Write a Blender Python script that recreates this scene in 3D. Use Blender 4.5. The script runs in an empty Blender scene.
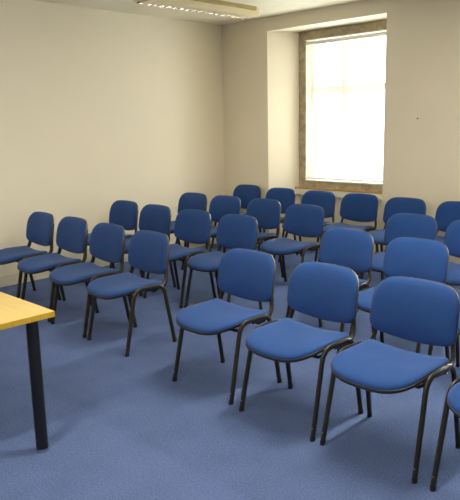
import bpy, bmesh, math, random
from mathutils import Vector, Matrix
random.seed(4)
C = bpy.context.scene.collection
scene = bpy.context.scene

# ------------------------------------------------------------------ camera
F_PX, PITCH, YAW, ROLL, CAM_H = 638.458, 0.194395, -0.780072, -0.021893, 1.6278
cy_, sy_, cp_, sp_ = math.cos(YAW), math.sin(YAW), math.cos(PITCH), math.sin(PITCH)
Fv = Vector((sy_*cp_, cy_*cp_, -sp_)); Rv = Vector((cy_, -sy_, 0)); Uv = Rv.cross(Fv)
cr_, sr_ = math.cos(ROLL), math.sin(ROLL)
R2 = cr_*Rv + sr_*Uv; U2 = -sr_*Rv + cr_*Uv
cam_data = bpy.data.cameras.new('camera'); cam = bpy.data.objects.new('camera', cam_data); C.objects.link(cam)
cam_data.sensor_fit = 'HORIZONTAL'; cam_data.sensor_width = 36; cam_data.lens = 36*F_PX/460
cam_data.clip_start = 0.05
cam.matrix_world = Matrix(((R2.x, U2.x, -Fv.x, 0), (R2.y, U2.y, -Fv.y, 0), (R2.z, U2.z, -Fv.z, CAM_H), (0, 0, 0, 1)))
scene.camera = cam

# ------------------------------------------------------------------ world, lights, exposure
scene.view_settings.view_transform = 'Standard'; scene.view_settings.look = 'None'
scene.view_settings.gamma = 1; scene.view_settings.use_curve_mapping = False
scene.view_settings.exposure = 0.08
world = bpy.data.worlds.new('sky'); scene.world = world; world.use_nodes = True
bg = world.node_tree.nodes['Background']; bg.inputs[0].default_value = (0.85, 0.93, 1.0, 1); bg.inputs[1].default_value = 6.0

X0, Y0, XR, YB, HC = -6.312, 6.315, 2.6, -3.2, 2.924       # room: left wall, window wall, right wall, back wall, ceiling
ND, NT = 0.42, 2.760                                        # niche depth and top
NICHES = [(-5.512, -3.815), (-2.30, -0.60), (0.60, 2.30)]

def area(name, loc, direction, sx, sy, power, col, spread=180):
    l = bpy.data.lights.new(name, 'AREA'); l.shape = 'RECTANGLE'; l.size = sx; l.size_y = sy
    l.energy = power; l.color = col; l.spread = math.radians(spread)
    o = bpy.data.objects.new(name, l); C.objects.link(o); o.location = loc
    o.rotation_euler = Vector(direction).to_track_quat('-Z', 'Z').to_euler()
    return o
WIN_POWER = (62, 168, 168)
for (a, b), p in zip(NICHES, WIN_POWER):
    area('window_daylight', ((a+b)/2, Y0+ND+0.45, 1.85), (0, -1, 0.06), 1.3, 1.9, p, (0.92, 0.97, 1.08))
FILL_POWER = 88; TUBE = 210.0
LAMP_COL = (1.0, 0.92, 0.79)

# ------------------------------------------------------------------ materials
def lin(r, g, b):
    f = lambda c: (c/255/12.92) if c/255 <= 0.04045 else ((c/255+0.055)/1.055)**2.4
    return (f(r), f(g), f(b), 1)
def mat(name, col, rough=0.5, metal=0.0, var=0.0, scale=20, bump=0.0, bscale=200, sheen=0.0, spec=0.5, detail=4, fine=0.0, fscale=900):
    m = bpy.data.materials.new(name); m.use_nodes = True; nt = m.node_tree; N = nt.nodes; L = nt.links
    p = N['Principled BSDF']; p.inputs['Roughness'].default_value = rough; p.inputs['Metallic'].default_value = metal
    p.inputs['Specular IOR Level'].default_value = spec; p.inputs['Sheen Weight'].default_value = sheen
    p.inputs['Base Color'].default_value = col
    tc = N.new('ShaderNodeTexCoord')
    src = None
    for amt, sc in ((var, scale), (fine, fscale)):
        if amt <= 0: continue
        nz = N.new('ShaderNodeTexNoise'); nz.inputs['Scale'].default_value = sc; nz.inputs['Detail'].default_value = detail
        L.new(tc.outputs['Object'], nz.inputs['Vector'])
        mr = N.new('ShaderNodeMapRange'); mr.inputs[1].default_value = 0.3; mr.inputs[2].default_value = 0.7
        mr.inputs[3].default_value = 1-amt; mr.inputs[4].default_value = 1+amt
        L.new(nz.outputs['Fac'], mr.inputs[0])
        mx = N.new('ShaderNodeVectorMath'); mx.operation = 'SCALE'
        if src is None: mx.inputs[0].default_value = col[:3]
        else: L.new(src, mx.inputs[0])
        L.new(mr.outputs[0], mx.inputs['Scale']); src = mx.outputs[0]
    if src is not None: L.new(src, p.inputs['Base Color'])
    if bump > 0:
        nb = N.new('ShaderNodeTexNoise'); nb.inputs['Scale'].default_value = bscale; nb.inputs['Detail'].default_value = 3
        L.new(tc.outputs['Object'], nb.inputs['Vector'])
        bp = N.new('ShaderNodeBump'); bp.inputs['Strength'].default_value = bump; bp.inputs['Distance'].default_value = 0.002
        L.new(nb.outputs['Fac'], bp.inputs['Height']); L.new(bp.outputs[0], p.inputs['Normal'])
    return m
M = {}
M['wall'] = mat('cream_wall_paint', lin(241, 231, 208), 0.75, var=0.02, scale=1.2, bump=0.15, bscale=60, spec=0.25)
M['ceiling'] = mat('ceiling_paint', lin(243, 234, 209), 0.8, var=0.02, scale=1.5, spec=0.2)
M['carpet'] = mat('blue_grey_carpet', lin(89, 106, 149), 1.0, var=0.07, scale=5, bump=0.6, bscale=350, spec=0.1, sheen=0.0, fine=0.30, fscale=110)
M['skirting'] = mat('white_skirting_paint', lin(226, 218, 196), 0.45, var=0.02, scale=4)
M['fabric'] = mat('blue_chair_fabric', lin(37, 73, 133), 0.95, var=0.04, scale=14, bump=0.25, bscale=900, sheen=0.12, spec=0.2, fine=0.08, fscale=700)
M['plastic'] = mat('black_chair_plastic', lin(46, 45, 46), 0.5, var=0.05, scale=30)
M['tube'] = mat('charcoal_tube_enamel', lin(50, 47, 42), 0.32, metal=0.4, var=0.05, scale=25)
M['cap'] = mat('black_rubber', lin(24, 24, 24), 0.7, var=0.05, scale=60)
M['pin'] = mat('dull_steel', lin(170, 160, 140), 0.4, metal=0.8, var=0.05, scale=60)
M['stone'] = mat('grey_granite', lin(178, 164, 136), 0.85, var=0.28, scale=16, bump=0.5, bscale=60, detail=8, fine=0.2, fscale=90)
M['winframe'] = mat('white_window_paint', lin(236, 232, 220), 0.4, var=0.02, scale=8)
M['blackleg'] = mat('black_leg_enamel', lin(20, 20, 22), 0.3, var=0.04, scale=20)
M['chrome'] = mat('chrome', lin(200, 200, 200), 0.15, metal=1.0, var=0.02, scale=20)
M['lampbody'] = mat('cream_lamp_enamel', lin(232, 220, 182), 0.4, var=0.02, scale=10)
M['lampside'] = mat('shaded_lamp_side', lin(176, 156, 100), 0.5, var=0.03, scale=10)  # olive tone paints in the shade on the cream lamp's near side
M['louvre'] = mat('bright_louvre_metal', lin(128, 120, 124), 0.3, metal=0.5, var=0.02, scale=20)
M['lampdark'] = mat('lamp_cavity', lin(70, 64, 58), 0.6, var=0.05, scale=20)

m = bpy.data.materials.new('lit_fluorescent_tube'); m.use_nodes = True; M['tubelight'] = m
m.node_tree.nodes['Principled BSDF'].inputs['Emission Color'].default_value = LAMP_COL + (1,)
m.node_tree.nodes['Principled BSDF'].inputs['Emission Strength'].default_value = TUBE
def wood(name, c1, c2, rough, sc):
    m = bpy.data.materials.new(name); m.use_nodes = True; nt = m.node_tree; N = nt.nodes; L = nt.links
    p = N['Principled BSDF']; p.inputs['Roughness'].default_value = rough
    tc = N.new('ShaderNodeTexCoord'); mp = N.new('ShaderNodeMapping'); mp.inputs['Scale'].default_value = sc
    nz = N.new('ShaderNodeTexNoise'); nz.inputs['Scale'].default_value = 6; nz.inputs['Detail'].default_value = 6
    cr = N.new('ShaderNodeValToRGB'); cr.color_ramp.elements[0].position = 0.3; cr.color_ramp.elements[1].position = 0.7
    cr.color_ramp.elements[0].color = c1; cr.color_ramp.elements[1].color = c2
    L.new(tc.outputs['Object'], mp.inputs[0]); L.new(mp.outputs[0], nz.inputs['Vector'])
    L.new(nz.outputs['Fac'], cr.inputs[0]); L.new(cr.outputs[0], p.inputs['Base Color'])
    return m
M['tabletop'] = wood('yellow_beech_laminate', lin(208, 178, 106), lin(216, 190, 120), 0.4, (0.6, 8, 1))
M['tableedge'] = wood('yellow_edge_band', lin(178, 142, 30), lin(190, 154, 44), 0.4, (0.6, 8, 1))
M['sillwood'] = wood('varnished_sill_wood', lin(176, 132, 72), lin(204, 164, 100), 0.4, (0.8, 10, 10))

def blind_mat():
    m = bpy.data.materials.new('white_blind_fabric'); m.use_nodes = True; nt = m.node_tree; N = nt.nodes; L = nt.links
    for n in list(N):
        if n.type != 'OUTPUT_MATERIAL': N.remove(n)
    out = [n for n in N if n.type == 'OUTPUT_MATERIAL'][0]
    tc = N.new('ShaderNodeTexCoord'); nz = N.new('ShaderNodeTexNoise'); nz.inputs['Scale'].default_value = 400
    L.new(tc.outputs['Object'], nz.inputs['Vector'])
    cr = N.new('ShaderNodeValToRGB'); cr.color_ramp.elements[0].color = (0.86, 0.85, 0.80, 1); cr.color_ramp.elements[1].color = (0.93, 0.92, 0.87, 1)
    L.new(nz.outputs['Fac'], cr.inputs[0])
    tl = N.new('ShaderNodeBsdfTranslucent'); df = N.new('ShaderNodeBsdfDiffuse'); tr = N.new('ShaderNodeBsdfTransparent')
    L.new(cr.outputs[0], tl.inputs[0]); L.new(cr.outputs[0], df.inputs[0])
    tr.inputs[0].default_value = (1, 0.98, 0.94, 1)
    m1 = N.new('ShaderNodeMixShader'); m1.inputs[0].default_value = 0.4; L.new(tl.outputs[0], m1.inputs[1]); L.new(df.outputs[0], m1.inputs[2])
    m2 = N.new('ShaderNodeMixShader'); m2.inputs[0].default_value = 0.90; L.new(m1.outputs[0], m2.inputs[1]); L.new(tr.outputs[0], m2.inputs[2])
    L.new(m2.outputs[0], out.inputs[0])
    return m
M['blind'] = blind_mat()
def glass_mat():
    m = bpy.data.materials.new('window_glass'); m.use_nodes = True; nt = m.node_tree; N = nt.nodes; L = nt.links
    N.remove(N['Principled BSDF']); out = N['Material Output']
    tr = N.new('ShaderNodeBsdfTransparent'); tr.inputs[0].default_value = (0.96, 0.98, 0.97, 1); gl = N.new('ShaderNodeBsdfGlossy'); gl.inputs['Roughness'].default_value = 0.05
    mx = N.new('ShaderNodeMixShader'); mx.inputs[0].default_value = 0.06
    L.new(tr.outputs[0], mx.inputs[1]); L.new(gl.outputs[0], mx.inputs[2]); L.new(mx.outputs[0], out.inputs[0])
    return m
M['glass'] = glass_mat()

# ------------------------------------------------------------------ helpers
def obj(name, bm, m, parent=None, smooth=False, loc=None, bevel=0.0):
    if bevel > 0:
        bmesh.ops.bevel(bm, geom=[e for e in bm.edges if len(e.link_faces) == 2 and e.calc_face_angle(0) > 0.6], offset=bevel, segments=2, affect='EDGES', clamp_overlap=True)
    bmesh.ops.recalc_face_normals(bm, faces=bm.faces)
    me = bpy.data.meshes.new(name)
    for f in bm.faces: f.smooth = smooth
    bm.to_mesh(me); bm.free()
    if isinstance(m, (list, tuple)):
        for k in m: me.materials.append(M[k])
    else: me.materials.append(M[m])
    if smooth:
        try: me.set_sharp_from_angle(angle=math.radians(50))
        except Exception: pass
    o = bpy.data.objects.new(name, me); C.objects.link(o)
    if loc is not None: o.location = loc
    if parent is not None: o.parent = parent
    return o
def add_box(bm, a, b):
    x0, y0, z0 = a; x1, y1, z1 = b
    v = [bm.verts.new(p) for p in ((x0, y0, z0), (x1, y0, z0), (x1, y1, z0), (x0, y1, z0), (x0, y0, z1), (x1, y0, z1), (x1, y1, z1), (x0, y1, z1))]
    for f in ((0, 3, 2, 1), (4, 5, 6, 7), (0, 1, 5, 4), (1, 2, 6, 5), (2, 3, 7, 6), (3, 0, 4, 7)): bm.faces.new([v[i] for i in f])
def box(a, b):
    bm = bmesh.new(); add_box(bm, a, b); return bm
def add_prism(bm, quad, z0, z1):
    lo = [bm.verts.new((x, y, z0)) for x, y in quad]; hi = [bm.verts.new((x, y, z1)) for x, y in quad]
    n = len(quad); bm.faces.new(lo[::-1]); bm.faces.new(hi)
    for i in range(n): bm.faces.new((lo[i], lo[(i+1) % n], hi[(i+1) % n], hi[i]))
def add_tube(bm, pts, rx, ry, side, seg=12):
    """elliptical tube; 'side' is the direction of radius rx, ry across it"""
    pts = [Vector(p) for p in pts]; side = Vector(side).normalized(); rings = []
    for i, p in enumerate(pts):
        t = (pts[min(i+1, len(pts)-1)] - pts[max(i-1, 0)]).normalized()
        s = (side - t*side.dot(t)).normalized(); n = t.cross(s)
        rings.append([bm.verts.new(p + s*rx*math.cos(2*math.pi*k/seg) + n*ry*math.sin(2*math.pi*k/seg)) for k in range(seg)])
    for a, b in zip(rings, rings[1:]):
        for k in range(seg): bm.faces.new((a[k], a[(k+1) % seg], b[(k+1) % seg], b[k]))
    bm.faces.new(rings[0][::-1]); bm.faces.new(rings[-1])
def fillet(pts, r, n=6):
    """round the inner corners of a polyline with quadratic arcs"""
    pts = [Vector(p) for p in pts]; out = [pts[0]]
    for i in range(1, len(pts)-1):
        rr = r[i-1] if isinstance(r, (list, tuple)) else r
        a = pts[i] + (pts[i-1]-pts[i]).normalized()*rr; b = pts[i] + (pts[i+1]-pts[i]).normalized()*rr
        for k in range(n+1):
            t = k/n; out.append(a*(1-t)**2 + pts[i]*2*t*(1-t) + b*t*t)
    out.append(pts[-1]); return out
def outline(corners, radii, n=7, m=8):
    """closed 2-D rounded polygon, counter-clockwise"""
    P = [Vector((x, y)) for x, y in corners]; k = len(P); out = []
    for i in range(k):
        p, q, s = P[i-1], P[i], P[(i+1) % k]; r = radii[i]
        a = q + (p-q).normalized()*r; b = q + (s-q).normalized()*r
        for j in range(n+1):
            t = j/n
            out.append(a*(1-t)**2 + q*2*t*(1-t)*0.5 + q*0 + b*t*t + (a+b)/2*(2*t*(1-t))*0.5 if False else a*(1-t)**2 + q*2*t*(1-t) + b*t*t)
        nx = P[(i+1) % k]; r2 = radii[(i+1) % k]
        c = nx + (q-nx).normalized()*r2
        for j in range(1, m): out.append(b.lerp(c, j/m))
    return out
def pad(bm, ol, fn, rings):
    """rings: list of (scale, inset, w); lofted along w over outline ol; fn maps (u,v,w)->xyz; closed both ends"""
    cx = sum(p.x for p in ol)/len(ol); cy = sum(p.y for p in ol)/len(ol); c = Vector((cx, cy)); R = []
    for s, w in rings:
        if s == 0: R.append([bm.verts.new(fn(cx, cy, w))])
        else: R.append([bm.verts.new(fn(*(c+(p-c)*s), w)) for p in ol])
    n = len(ol)
    for a, b in zip(R, R[1:]):
        if len(a) == 1:
            for k in range(n): bm.faces.new((a[0], b[(k+1) % n], b[k]))
        elif len(b) == 1:
            for k in range(n): bm.faces.new((a[k], a[(k+1) % n], b[0]))
        else:
            for k in range(n): bm.faces.new((a[k], a[(k+1) % n], b[(k+1) % n], b[k]))
def tag(o, label, cat, group=None, kind=None):
    o['label'] = label; o['category'] = cat
    if group: o['group'] = group
    if kind: o['kind'] = kind
    return o
def thing(name, label, cat, loc=(0, 0, 0), rz=0, group=None):
    o = bpy.data.objects.new(name, None); C.objects.link(o); o.location = loc; o.rotation_euler = (0, 0, rz)
    o.empty_display_size = 0.1
    return tag(o, label, cat, group)
def struct(name, bm, m, label, cat, parent=None, bevel=0.0):
    o = obj(name, bm, m, parent, bevel=bevel)
    if parent is None: o['kind'] = 'structure'; o['label'] = label; o['category'] = cat
    return o
def copy_tree(o, parent=None):
    c = o.copy(); C.objects.link(c)
    if parent is not None: c.parent = parent
    for ch in list(o.children): copy_tree(ch, c)
    return c

# ------------------------------------------------------------------ the room
T = 0.9   # thickness of the window wall (old masonry)
struct('floor', box((X0-0.2, YB-0.2, -0.1), (XR+0.2, Y0+T, 0)), 'carpet', 'blue grey carpet floor running wall to wall', 'floor')
struct('ceiling', box((X0-0.2, YB-0.2, HC), (XR+0.2, Y0+T, HC+0.1)), 'ceiling', 'plain cream painted ceiling', 'ceiling')
struct('wall_left', box((X0-0.2, YB-0.2, 0), (X0, Y0+T, HC)), 'wall', 'long plain cream wall on the left', 'wall')
struct('wall_right', box((XR, YB-0.2, 0), (XR+0.2, Y0+T, HC)), 'wall', 'cream wall on the right side of the room', 'wall')
struct('wall_front', box((X0, YB-0.2, 0), (XR, YB, HC)), 'wall', 'cream wall behind the viewer', 'wall')
SPL, SPR, YN = 0.20, 0.0, Y0+ND                              # the niche is splayed on its left side
OP = [(a+SPL+0.02, b-SPR-0.02) for a, b in NICHES]          # masonry opening in the back skin of each niche
ZB, ZT = 0.795, 2.748                                       # outer stone frame bottom, top
bm = bmesh.new()
for i, ((a, b), (oa, ob)) in enumerate(zip(NICHES, OP)):
    left = [(X0, Y0+T), (X0, Y0)] if i == 0 else [(OP[i-1][1], Y0+T), (OP[i-1][1], YN), (NICHES[i-1][1]-SPR, YN), (NICHES[i-1][1], Y0)]
    add_prism(bm, left + [(a, Y0), (a+SPL, YN), (oa, YN), (oa, Y0+T)], 0, HC)
    add_prism(bm, [(a, Y0), (b, Y0), (b-SPR, YN), (a+SPL, YN)], NT, HC)
    add_box(bm, (oa, YN, ZT-0.02), (ob, Y0+T, HC)); add_box(bm, (oa, YN, 0), (ob, Y0+T, ZB))
    if i == len(NICHES)-1: add_prism(bm, [(b, Y0), (XR, Y0), (XR, Y0+T), (ob, Y0+T), (ob, YN), (b-SPR, YN)], 0, HC)
struct('wall_window', bm, 'wall', 'thick cream wall with a deep window niche', 'wall')
BH, BT = 0.115, 0.016
struct('baseboard_left', box((X0, YB, 0), (X0+BT, Y0, BH)), 'skirting', 'white skirting board along the left wall', 'baseboard', bevel=0.004)
bm = bmesh.new()
for x0, x1 in ((X0+BT, NICHES[0][0]), (NICHES[0][1], NICHES[1][0]), (NICHES[1][1], NICHES[2][0]), (NICHES[2][1], XR)): add_box(bm, (x0, Y0-BT, 0), (x1, Y0, BH))
struct('baseboard_window', bm, 'skirting', 'white skirting board along the window wall', 'baseboard')

def window(idx, a, b):
    oa, ob = a+SPL, b-SPR; ys = YN-0.03
    root = bpy.data.objects.new('window_%d' % idx, None); C.objects.link(root); root.location = ((oa+ob)/2, YN, ZB)
    root['kind'] = 'structure'; root['category'] = 'window'
    root['label'] = ('bright stone framed window in the deep niche behind the back row' if idx == 1 else ('stone framed middle window of the wall' if idx == 2 else 'stone framed window furthest right along the wall'))
    O = Vector(root.location)
    def part(name, boxes, m, bevel=0.0, parent=root):
        bm = bmesh.new()
        for p, q in boxes: add_box(bm, Vector(p)-O, Vector(q)-O)
        o = obj(name, bm, m, None, bevel=bevel); o.parent = parent; return o
    sw = 0.11; sb = 0.875; st = ZT-0.10; yb = YN+0.22
    part('stone_frame', [((oa, ys, ZB), (oa+sw, yb, ZT)), ((ob-sw, ys, ZB), (ob, yb, ZT)), ((oa+sw, ys, st), (ob-sw, yb, ZT)), ((oa+sw, ys, ZB), (ob-sw, yb, sb))], 'stone', 0.006)
    wa, wb, w0, w1 = oa+sw, ob-sw, sb, st; yf = YN+0.10; fw = 0.05
    mx = (wa+wb)/2; tz = 2.03; mm = mx-0.13
    fr = part('window_frame', [((wa, yf, w0), (wa+fw, yf+0.06, w1)), ((wb-fw, yf, w0), (wb, yf+0.06, w1)), ((wa+fw, yf, w0), (wb-fw, yf+0.06, w0+fw)), ((wa+fw, yf, w1-fw), (wb-fw, yf+0.06, w1)),
        ((mm-0.045, yf, w0+fw), (mm+0.045, yf+0.06, w1-fw)), ((wa+fw, yf, tz-0.04), (mm-0.045, yf+0.06, tz+0.04)), ((mm+0.045, yf, tz-0.04), (wb-fw, yf+0.06, tz+0.04))], 'winframe')
    part('pane', [((wa+fw, yf+0.028, w0+fw), (wb-fw, yf+0.032, w1-fw))], 'glass')
    part('window_ledge', [((wa, ys-0.012, w0), (wb, yf, w0+0.018))], 'winframe', 0.003)
    s = part('window_sill', [((oa-0.03, YN-0.09, ZB-0.020), (ob, YN+0.0, ZB-0.001))], 'sillwood', 0.003)
    part('sill_apron', [((oa-0.02, YN-0.088, ZB-0.095), (ob, YN, ZB-0.022))], 'winframe', 0.004)
    # the roller blind hangs inside the stone frame: a thing of its own
    bl = thing('roller_blind', 'white roller blind drawn down over the bright window' if idx == 1 else ('white roller blind over the middle window' if idx == 2 else 'white roller blind over the window furthest right'), 'blind', (mx, YN-0.03, w1))
    O2 = Vector(bl.location)
    bm = bmesh.new(); add_tube(bm, [(wa+0.01-mx, 0.0, -0.045), (wb-0.01-mx, 0.0, -0.045)], 0.024, 0.024, (0, 0, 1), 16); obj('roller', bm, 'winframe', bl, smooth=True)
    bm = box((wa+0.01-mx, -0.035, -0.012), (wb-0.01-mx, 0.03, -0.001)); obj('head_rail', bm, 'winframe', bl)
    bm = box((wa+0.012-mx, 0.022, w0+0.045-w1), (wb-0.012-mx, 0.0235, -0.045)); obj('blind_fabric', bm, 'blind', bl)
    bm = box((wa+0.012-mx, 0.016, w0+0.03-w1), (wb-0.012-mx, 0.029, w0+0.048-w1)); obj('bottom_bar', bm, 'winframe', bl, bevel=0.002)
for i, (a, b) in enumerate(NICHES): window(i+1, a, b)

# ------------------------------------------------------------------ ceiling luminaires
def make_luminaire(label, loc):
    t = thing('ceiling_light', label, 'ceiling light', loc, 0, 'linear ceiling lights')
    Ln = 1.56; h = 0.100
    # local: x 0..0.19 across, y 0..Ln along, hangs below z = 0
    bm = box((0.052, 0, -h), (0.19, Ln, 0)); obj('lamp_body', bm, 'lampbody', t, bevel=0.004)
    bm = bmesh.new(); add_prism(bm, [(0.19, 0.03), (0.235, 0.05), (0.235, Ln-0.05), (0.19, Ln-0.03)], -0.035, 0); obj('side_channel', bm, 'lampside', t)
    bm = bmesh.new(); add_box(bm, (0.0, 0, -0.012), (0.052, Ln, 0)); add_box(bm, (0.0, 0, -h+0.024), (0.004, Ln, -0.012)); obj('lamp_cavity', bm, 'lampbody', t)
    bm = bmesh.new(); add_box(bm, (-0.003, 0, -h), (0.0, Ln, -h+0.024))
    n = 18
    for i in range(n+1):
        y = Ln*i/n; add_box(bm, (0.001, max(0, y-0.026), -h), (0.051, min(Ln, y+0.026), -h+0.02))
    obj('louvre', bm, 'louvre', t)
    bm = bmesh.new(); add_tube(bm, [(0.028, 0.03, -0.036), (0.028, Ln-0.03, -0.036)], 0.013, 0.013, (1, 0, 0), 12); obj('fluorescent_tube', bm, 'tubelight', t, smooth=True)
    for s, nm in ((0, 'end_cap'), (1, 'end_cap')):
        y0, y1 = ((-0.05, 0) if s == 0 else (Ln, Ln+0.05))
        bm = box((-0.004, y0, -h+0.01), (0.19, y1, 0)); obj(nm, bm, 'lampbody', t, bevel=0.008)
    return t
make_luminaire('long louvred strip light on the ceiling near the left wall', (-5.318, 4.14, HC))
for x, y in ((-1.9, 2.3), (-5.318, 0.2), (-1.9, -1.2)):  # unseen fixtures, added to fill the room with more lamp light
    make_luminaire('added unseen louvred strip light on the ceiling nearer the viewer', (x, y, HC))
    area('fill_light', (x+0.1, y+0.78, HC-0.10), (0, 0, -1), 0.12, 1.4, FILL_POWER*(0.20 if x < -4 else 1.0), LAMP_COL)  # added fill panel below each unseen fixture

# small nail left in the wall
bm = bmesh.new(); add_tube(bm, [(0, 0, 0), (0, -0.012, 0)], 0.007, 0.007, (1, 0, 0), 10)
tag(obj('wall_nail', bm, 'cap', loc=(-3.409, Y0, 1.645)), 'small dark nail in the cream wall right of the window', 'nail')

# ------------------------------------------------------------------ table
t = thing('table', 'yellow topped table with round black leg in the left foreground', 'table', (-2.764, 1.55, 0))
TW, TD = 1.6, 0.8
bm = box((-TW+0.001, -TD+0.001, 0.7125), (-0.001, -0.001, 0.74)); o = obj('tabletop', bm, 'tabletop', t)
bm = bmesh.new()
for a, b in (((-TW, -0.001, 0.712), (0, 0.001, 0.7395)), ((-0.001, -TD, 0.712), (0.001, -0.001, 0.7395)), ((-TW, -TD-0.001, 0.712), (0, -TD+0.001, 0.7395)), ((-TW-0.001, -TD, 0.712), (-TW+0.001, 0, 0.7395))): add_box(bm, a, b)
obj('edge_band', bm, 'tableedge', t)
for x in (-0.073, -TW+0.078):
    for y in (-0.088, -TD+0.088):
        bm = bmesh.new(); add_tube(bm, [(0, 0, 0.016), (0, 0, 0.7125)], 0.031, 0.031, (1, 0, 0), 24)
        l = obj('leg', bm, 'blackleg', t, smooth=True, loc=(x, y, 0))
        bm = bmesh.new(); add_tube(bm, [(0, 0, 0), (0, 0, 0.006), (0, 0, 0.007), (0, 0, 0.018)], 0.0325, 0.0325, (1, 0, 0), 24)
        obj('foot_glide', bm, 'chrome', l, smooth=True)

# ------------------------------------------------------------------ the chair
SEAT_Z = 0.455
def seat_map(x, y, w):
    side = 0.018*(x/0.21)**2 * (0.9 + 0.1*min(1, max(0, (0.2-y)/0.3)))
    front = -0.022*max(0, (y-0.06)/0.19)**2
    back = 0.002*max(0, (-y-0.05)/0.12)**2
    return (x, y, SEAT_Z + side + front + back + w)
def back_map(x, v, w):
    """v runs up the back; the panel leans back and is hollow towards the sitter"""
    t = (v-0.54)/0.28
    dip = -0.036*(1-min(1, (x/0.235)**2))*max(0, 1-t*1.6)
    crown = 0.010*(1-(x/0.235)**2)*max(0, (t-0.6)/0.4)
    y = -0.200 - 0.058*t + 0.030*((x/0.235)**2) - 0.026 + w*1.0 + 0.010*math.sin(max(0, min(1, t))*math.pi)
    return (x, y, v + dip + crown)
def make_chair():
    t = thing('stacking_chair', '', 'chair', (0, 0, 0), 0, 'blue padded stacking chairs')
    ol = outline([(-0.230, -0.176), (0.230, -0.176), (0.235, 0.266), (-0.235, 0.266)], [0.035, 0.035, 0.17, 0.17])
    bm = bmesh.new()
    pad(bm, ol, seat_map, [(0.985, -0.020), (1.0, -0.012), (1.0, -0.002), (0.985, 0.006), (0.95, 0.012), (0.86, 0.017), (0.65, 0.020), (0.35, 0.021), (0, 0.021)])
    for f in bm.faces: pass
    s = obj('seat', bm, 'fabric', t, smooth=True)
    bm = bmesh.new()
    pad(bm, ol, seat_map, [(0, -0.034), (0.6, -0.034), (0.94, -0.033), (0.99, -0.028), (1.012, -0.020), (1.014, -0.010), (1.004, -0.0085), (0.98, -0.012)])
    obj('seat_shell', bm, 'plastic', s, smooth=True)
    olb = outline([(-0.246, 0.541), (0.246, 0.541), (0.240, 0.817), (-0.240, 0.817)], [0.055, 0.055, 0.115, 0.115])
    bm = bmesh.new()
    pad(bm, olb, back_map, [(0.985, -0.002), (0.99, 0.006), (0.985, 0.012), (0.965, 0.018), (0.92, 0.024), (0.80, 0.031), (0.55, 0.037), (0.25, 0.040), (0, 0.041)])
    b = obj('backrest', bm, 'fabric', t, smooth=True)
    bm = bmesh.new()
    pad(bm, olb, back_map, [(0, -0.030), (0.6, -0.029), (0.88, -0.026), (0.965, -0.016), (1.0, 0.000), (1.004, 0.008), (0.994, 0.010), (0.975, 0.006)])
    obj('backrest_shell', bm, 'plastic', b, smooth=True)
    for sx in (1, -1):
        xt, xf = sx*0.250, sx*0.260; zt = 0.470
        U = fillet([(xf, 0.200, 0.012), (xt, 0.098, zt), (xt, -0.158, zt-0.004), (xf, -0.236, 0.012)], [0.075, 0.07], 7)
        mid = len(U)//2
        for part, foot in ((U[:mid+1], (xf, 0.200, 0)), (U[mid:][::-1], (xf, -0.236, 0))):
            bm = bmesh.new(); add_tube(bm, part, 0.0120, 0.0165, (1, 0, 0), 12)
            l = obj('leg', bm, 'tube', t, smooth=True)
            bm = bmesh.new(); add_tube(bm, [Vector(foot), Vector(foot).lerp(part[1], 0.0)+(part[1]-part[0]).normalized()*0.045*0+Vector((0, 0, 0.014)), part[0]+(part[1]-part[0]).normalized()*0.012], 0.0125, 0.0170, (1, 0, 0), 12)
            obj('foot_cap', bm, 'cap', l, smooth=True)
            if foot[1] > 0:
                q = part[0]+(part[1]-part[0]).normalized()*0.055
                bm = bmesh.new(); add_tube(bm, [q+Vector((0, 0.012, 0)), q+Vector((0, 0.0175, 0))], 0.0035, 0.0035, (1, 0, 0), 8); obj('rivet', bm, 'pin', l)
        xu = sx*0.212
        pts = fillet([(xu, -0.247, 0.74), (xu+sx*0.002, -0.216, 0.56), (sx*0.232, -0.206, 0.447), (sx*0.237, -0.020, 0.452)], [0.05, 0.075], 7)
        bm = bmesh.new(); add_tube(bm, pts, 0.0105, 0.0180, (1, 0, 0), 12); u = obj('back_upright', bm, 'tube', t, smooth=True)
        bm = bmesh.new(); add_tube(bm, [(sx*0.225, -0.125, 0.452), (sx*0.252, -0.125, 0.452)], 0.008, 0.008, (0, 0, 1), 10)
        obj('bolt', bm, 'cap', u, smooth=True)
    for y in (0.085, -0.115):
        bm = bmesh.new(); add_tube(bm, [(-0.244, y, 0.437), (-0.205, y, 0.412), (0.205, y, 0.412), (0.244, y, 0.437)], 0.009, 0.012, (0, 0, 1), 10)
        obj('crossbar', bm, 'tube', t, smooth=True)
    return t
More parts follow.
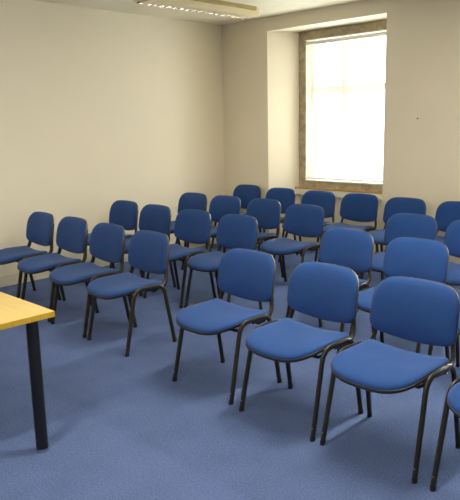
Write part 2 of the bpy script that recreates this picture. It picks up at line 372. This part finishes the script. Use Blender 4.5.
CH = [
 # front row, left block
 ('A', -5.634, 2.848, 177.9, 'blue padded chair at the far left end of the front row, seat cut off'),
 ('A', -5.060, 2.847, 178.3, 'blue padded chair second from the left in the front row, above the yellow table'),
 ('A', -4.466, 2.817, 177.7, 'blue padded chair third from the left in the front row'),
 ('A', -3.871, 2.789, 177.8, 'blue padded front row chair at the left edge of the aisle'),
 ('A', -2.756, 2.711, 179.3, 'blue padded front row chair just right of the aisle, all its seat showing'),
 ('A', -2.127, 2.678, 178.9, 'blue padded front row chair, second to the right of the aisle'),
 ('A', -1.547, 2.674, 179.6, 'largest wholly visible blue chair, third right of the aisle in the front row'),
 ('A', -0.932, 2.662, 178.5, 'blue chair cut off at lower right photo edge, only seat and legs showing'),
 ('B', -5.733, 3.922, 179.9, 'blue padded chair at the left wall end of the second row'),
 ('B', -5.141, 3.883, 179.7, 'blue padded chair second from the left wall in the second row'),
 ('B', -4.523, 3.854, 180.7, 'blue padded chair third from the left wall in the second row'),
 ('B', -3.937, 3.858, 179.9, 'blue padded second row chair at the left edge of the aisle'),
 ('B', -2.729, 3.785, 177.1, 'blue padded second row chair at the right edge of the aisle'),
 ('B', -2.121, 3.735, 178.1, 'blue padded second row chair directly behind the largest front row chair'),
 ('B', -1.520, 3.700, 178.5, 'blue chair of the second row hidden behind the largest chair, only its legs showing'),
 ('C', -5.691, 4.908, 179.9, 'blue padded chair at the left wall end of the third row'),
 ('C', -5.135, 4.904, 180.1, 'blue padded chair second from the left wall in the third row'),
 ('C', -4.564, 4.917, 178.9, 'blue padded chair third from the left wall in the third row'),
 ('C', -3.901, 4.782, 179.5, 'blue padded third row chair at the left edge of the aisle, seat showing'),
 ('C', -2.732, 4.783, 179.9, 'blue padded third row chair at the right edge of the aisle'),
 ('C', -2.150, 4.742, 179.5, 'blue padded third row chair cut by the right photo edge'),
 ('D', -5.834, 6.017, 180.0, 'blue padded back row chair in the corner, furthest left of the back row'),
 ('D', -5.182, 5.934, 179.0, 'blue padded back row chair at the left side of the window niche'),
 ('D', -4.566, 5.911, 180.8, 'blue padded back row chair under the middle of the window'),
 ('D', -4.009, 5.934, 180.2, 'blue padded back row chair under the right side of the window'),
 ('D', -3.385, 5.836, 179.2, 'blue padded back row chair just right of the window niche'),
 ('D', -2.778, 5.817, 179.8, 'blue padded back row chair cut by the right photo edge'),
]
ROW = {'A': 'chairs in the front row', 'B': 'chairs in the second row', 'C': 'chairs in the third row', 'D': 'chairs in the back row'}
proto = make_chair()
for i, (r, x, y, a, lab) in enumerate(CH):
    c = proto if i == 0 else copy_tree(proto)
    c.location = (x, y, 0); c.rotation_euler = (0, 0, math.radians(a)); c['label'] = lab; c['group'] = ROW[r]
